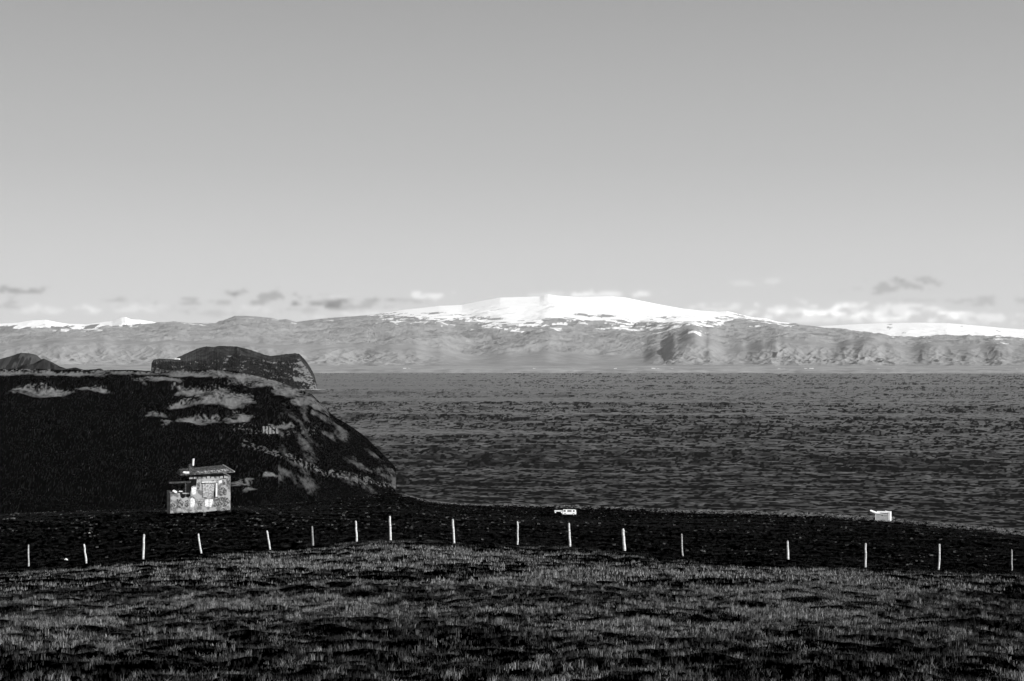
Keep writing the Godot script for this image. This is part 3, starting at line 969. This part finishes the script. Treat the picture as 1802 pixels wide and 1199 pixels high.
	for s in 9:                                            # crumbled corner blocks under the eaves
		var bxp := 334.0 + s * 7.4
		obj("block", slab_mesh(P.call([bxp, 844.2, bxp + 0.3, 841.0 - rng.randf() * 2.0, bxp + 5.5, 841.3 - rng.randf() * 2.0, bxp + 6.1, 844.0]), -0.3, rng.randf_range(-0.08, 0.03)), concrete, t)
	# roof: a thick slab, tilted a little, wide overhang
	var roof := tool()
	hexa(roof, [Vector3(X.call(318), Y.call(838), -4.5), Vector3(X.call(407), Y.call(834), -4.5), Vector3(X.call(410), Y.call(833.8), 0.55), Vector3(X.call(318), Y.call(837), 0.55),
		Vector3(X.call(323), Y.call(831.5), -4.5), Vector3(X.call(400), Y.call(825.5), -4.5), Vector3(X.call(409), Y.call(831.8), 0.5), Vector3(X.call(319), Y.call(835), 0.5)])
	var rf := obj("roof", done(roof), slate, t)
	var rail := tool()
	tube(rail, [Vector3(X.call(400), Y.call(825.5), -4.5), Vector3(X.call(410), Y.call(832), 0.55)], [0.06, 0.06], 6)
	obj("verge", done(rail), plaster, rf)
	obj("roof_board", slab_mesh(P.call([344, 833.5, 344, 830.4, 372, 829.2, 398, 826.6, 405, 831.2, 378, 833.2]), 0.36, 0.56), mottled(0.06, 0.26, 1.4, 106, [0.35, 0.7]), rf)
	obj("roof_board", slab_mesh(P.call([322, 832.2, 323, 830.2, 333, 830.6, 333.2, 834, 326, 833.8]), 0.3, 0.6), plaster, rf)
	# chimney stack and its bright flue
	obj("chimney", slab_mesh(P.call([334, 838, 334.6, 821, 338, 819, 342, 820, 343.4, 838]), -1.6, -0.9), dark, t)
	var flue := tool()
	tube(flue, [Vector3(X.call(341.4), Y.call(822), -0.8), Vector3(X.call(342.2), Y.call(811), -0.8)], [0.11, 0.11], 10)
	var fl := obj("flue", done(flue), plaster, t)
	var cap := tool()
	tube(cap, [Vector3(X.call(342.2), Y.call(811), -0.8), Vector3(X.call(342), Y.call(810), -0.8)], [0.15, 0.09], 10)
	obj("cap", done(cap), plaster, fl)

func make_container() -> void:
	var r := 330.0
	var k := r / FOCAL
	var f := foot_of(1554.0, r)
	var t := thing("container", "white box container with raised lid flaps at the cliff edge", "container", f, facing(1554.0) - 0.08)
	var white := mottled(0.6, 0.8, 2.0, 111, [0.3, 0.7])
	var front := mottled(0.36, 0.46, 2.5, 112, [0.3, 0.7])  # same white box; the dimmer light grazing its front is put into this grey
	var w := 11.6 * k
	var h := 14.0 * k
	var d := 1.5
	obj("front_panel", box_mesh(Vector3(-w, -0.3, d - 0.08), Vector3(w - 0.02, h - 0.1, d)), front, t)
	obj("back_panel", box_mesh(Vector3(-w, -0.3, -d), Vector3(w - 0.02, h + 0.25, -d + 0.08)), white, t)
	obj("side_panel", box_mesh(Vector3(w, -0.3, -d), Vector3(w + 0.1, h + 0.28, d + 0.02)), white, t)
	obj("side_panel", box_mesh(Vector3(-w - 0.1, -0.3, -d), Vector3(-w - 0.002, h, d + 0.02)), white, t)
	obj("post", box_mesh(Vector3(w - 0.3, -0.3, d + 0.004), Vector3(w + 0.1, h + 0.1, d + 0.03)), white, t)
	var lid := tool()
	hexa(lid, [Vector3(-w, h - 0.08, -d), Vector3(w * 0.5, h + 0.02, -d), Vector3(w * 0.86, h - 0.3, d + 0.06), Vector3(-w, h - 0.08, d + 0.06),
		Vector3(-w, h + 0.22, -d + 0.1), Vector3(w * 0.5, h + 0.2, -d + 0.1), Vector3(w * 0.86, h - 0.2, d + 0.08), Vector3(-w, h + 0.08, d + 0.08)])
	obj("lid", done(lid), white, t)
	var fl := tool()
	hexa(fl, [Vector3(-w - 1.15, h + 0.42, -0.6), Vector3(-w - 0.05, h - 0.06, -0.6), Vector3(-w - 0.05, h - 0.06, d), Vector3(-w - 1.15, h + 0.42, d),
		Vector3(-w - 1.15, h + 0.55, -0.6), Vector3(-w + 0.05, h + 0.12, -0.6), Vector3(-w + 0.05, h + 0.12, d), Vector3(-w - 1.15, h + 0.55, d)])
	obj("flap", done(fl), white, t)
	var f2 := tool()
	hexa(f2, [Vector3(w - 0.95, h + 0.4, 0.2), Vector3(w + 0.06, h + 0.08, 0.2), Vector3(w + 0.06, h + 0.08, d), Vector3(w - 0.95, h + 0.4, d),
		Vector3(w - 0.95, h + 0.52, 0.2), Vector3(w + 0.1, h + 0.28, 0.2), Vector3(w + 0.1, h + 0.28, d), Vector3(w - 0.95, h + 0.52, d)])
	obj("flap", done(f2), white, t)
	var hole := tool()
	tube(hole, [Vector3(-0.1, h - 0.32, d - 0.02), Vector3(-0.1, h - 0.32, d + 0.03)], [0.12, 0.12], 10)
	obj("latch", done(hole), plain(0.01), t)

func make_car() -> void:
	var r := 372.0
	var px := 1002.0
	var f := foot_of(px, r)
	var t := thing("parked_car", "white estate car parked at the cliff with a low trailer behind", "car", f - Vector3(0, 0.1, 0), facing(px) - 0.06)
	t.scale = Vector3.ONE * 0.865
	var white := plain(0.78, 0.3, 0.5)
	var glass := plain(0.015, 0.05, 0.5)
	var rubber := plain(0.02, 0.9)
	var L := 1.78
	obj("body", slab_mesh(PackedVector2Array([Vector2(-L, 0.32), Vector2(-L - 0.04, 0.62), Vector2(-L, 0.95), Vector2(-L + 0.12, 1.02), Vector2(L - 0.12, 1.02), Vector2(L, 0.92), Vector2(L + 0.05, 0.6), Vector2(L, 0.32)]), -0.8, 0.8), white, t)
	var roof := tool()
	hexa(roof, [Vector3(-L + 0.02, 1.42, -0.66), Vector3(L - 0.3, 1.42, -0.66), Vector3(L - 0.3, 1.42, 0.66), Vector3(-L + 0.02, 1.42, 0.66), Vector3(-L + 0.14, 1.52, -0.58), Vector3(L - 0.42, 1.52, -0.58), Vector3(L - 0.42, 1.52, 0.58), Vector3(-L + 0.14, 1.52, 0.58)])
	obj("roof", done(roof), white, t)
	var cabin := tool()
	hexa(cabin, [Vector3(-L + 0.1, 1.02, -0.74), Vector3(L - 0.1, 1.02, -0.74), Vector3(L - 0.1, 1.02, 0.74), Vector3(-L + 0.1, 1.02, 0.74), Vector3(-L + 0.16, 1.42, -0.62), Vector3(L - 0.42, 1.42, -0.62), Vector3(L - 0.42, 1.42, 0.62), Vector3(-L + 0.16, 1.42, 0.62)])
	obj("window", done(cabin), glass, t)
	for s in [[-L + 0.06, 0.16], [-0.95, 0.42], [0.62, 0.34], [L - 0.34, 0.3]]:
		for z in [-1, 1]:
			var pil := tool()
			hexa(pil, [Vector3(s[0], 1.0, z * 0.7), Vector3(s[0] + s[1], 1.0, z * 0.7), Vector3(s[0] + s[1], 1.0, z * 0.79), Vector3(s[0], 1.0, z * 0.79), Vector3(s[0], 1.43, z * 0.58), Vector3(s[0] + s[1], 1.43, z * 0.58), Vector3(s[0] + s[1], 1.43, z * 0.67), Vector3(s[0], 1.43, z * 0.67)])
			obj("pillar", done(pil), white, t)
	for x in [-1.1, 1.15]:
		for z in [-0.78, 0.78]:
			var wh := tool()
			tube(wh, [Vector3(x, 0.3, z - 0.09), Vector3(x, 0.3, z + 0.09)], [0.31, 0.31], 16)
			var wheel := obj("wheel", done(wh), rubber, t)
			var rm := tool()
			tube(rm, [Vector3(x, 0.3, z - 0.1), Vector3(x, 0.3, z + 0.1)], [0.19, 0.19], 12)
			obj("rim", done(rm), plain(0.5, 0.4), wheel)
	var tp := foot_of(984.0, r)
	var tr := thing("flat_trailer", "low white flatbed trailer hitched behind the parked car", "trailer", tp + Vector3(0, 0.1, 0), facing(984.0) - 0.06)
	tr.scale = Vector3.ONE * 0.865
	obj("bed", box_mesh(Vector3(-1.25, 0.62, -0.7), Vector3(0.85, 0.86, 0.7)), white, tr)
	var bar := tool()
	tube(bar, [Vector3(0.85, 0.7, 0), Vector3(1.6, 0.6, 0)], [0.06, 0.05], 8)
	obj("drawbar", done(bar), white, tr)
	for x in [-0.95, 0.72]:
		for z in [-0.75, 0.75]:
			var wh := tool()
			tube(wh, [Vector3(x, 0.42, z - 0.07), Vector3(x, 0.42, z + 0.07)], [0.25, 0.25], 14)
			var wheel := obj("wheel", done(wh), rubber, tr)
			var rm := tool()
			tube(rm, [Vector3(x, 0.42, z - 0.08), Vector3(x, 0.42, z + 0.08)], [0.2, 0.2], 12)
			obj("rim", done(rm), white, wheel)

# ----------------------------------------------------------------
func _ready() -> void:
	rng.seed = 7
	var cam := Camera3D.new()
	cam.name = "camera"
	cam.fov = rad_to_deg(2.0 * atan(599.5 / FOCAL))
	cam.near = 0.1
	cam.far = 90000.0
	cam.position = Vector3(0, EYE, 0)
	cam.rotation.x = pitch
	add_child(cam)
	cam.current = true
	var env := Environment.new()
	env.background_mode = Environment.BG_SKY
	env.sky = make_sky()
	env.tonemap_mode = Environment.TONE_MAPPER_LINEAR
	env.tonemap_exposure = 1.5
	env.sdfgi_enabled = true
	env.ssao_enabled = true
	env.ssil_enabled = true
	env.fog_enabled = true
	env.fog_density = 0.0000065
	env.fog_light_color = Color(0.95, 0.95, 0.95)
	var we := WorldEnvironment.new()
	we.name = "daylight"
	we.environment = env
	add_child(we)
	var sun := DirectionalLight3D.new()
	sun.name = "sun"
	sun.light_energy = 1.6
	sun.light_color = Color(1.0, 1.0, 1.0)
	sun.light_angular_distance = 0.5
	sun.shadow_enabled = true
	add_child(sun)
	var el := deg_to_rad(24.0)
	var az := deg_to_rad(54.0)
	sun.look_at_from_position(Vector3.ZERO, -Vector3(sin(az) * cos(el), sin(el), cos(az) * cos(el)))
	var t0 := Time.get_ticks_msec()
	make_sea()
	make_coast()
	make_island()
	make_headland()
	make_cones()
	print("land ", Time.get_ticks_msec() - t0)
	make_field()
	print("field ", Time.get_ticks_msec() - t0)
	make_ruin()
	make_container()
	make_car()
	make_posts()
	make_stones()
	make_grass()
	print("all ", Time.get_ticks_msec() - t0)
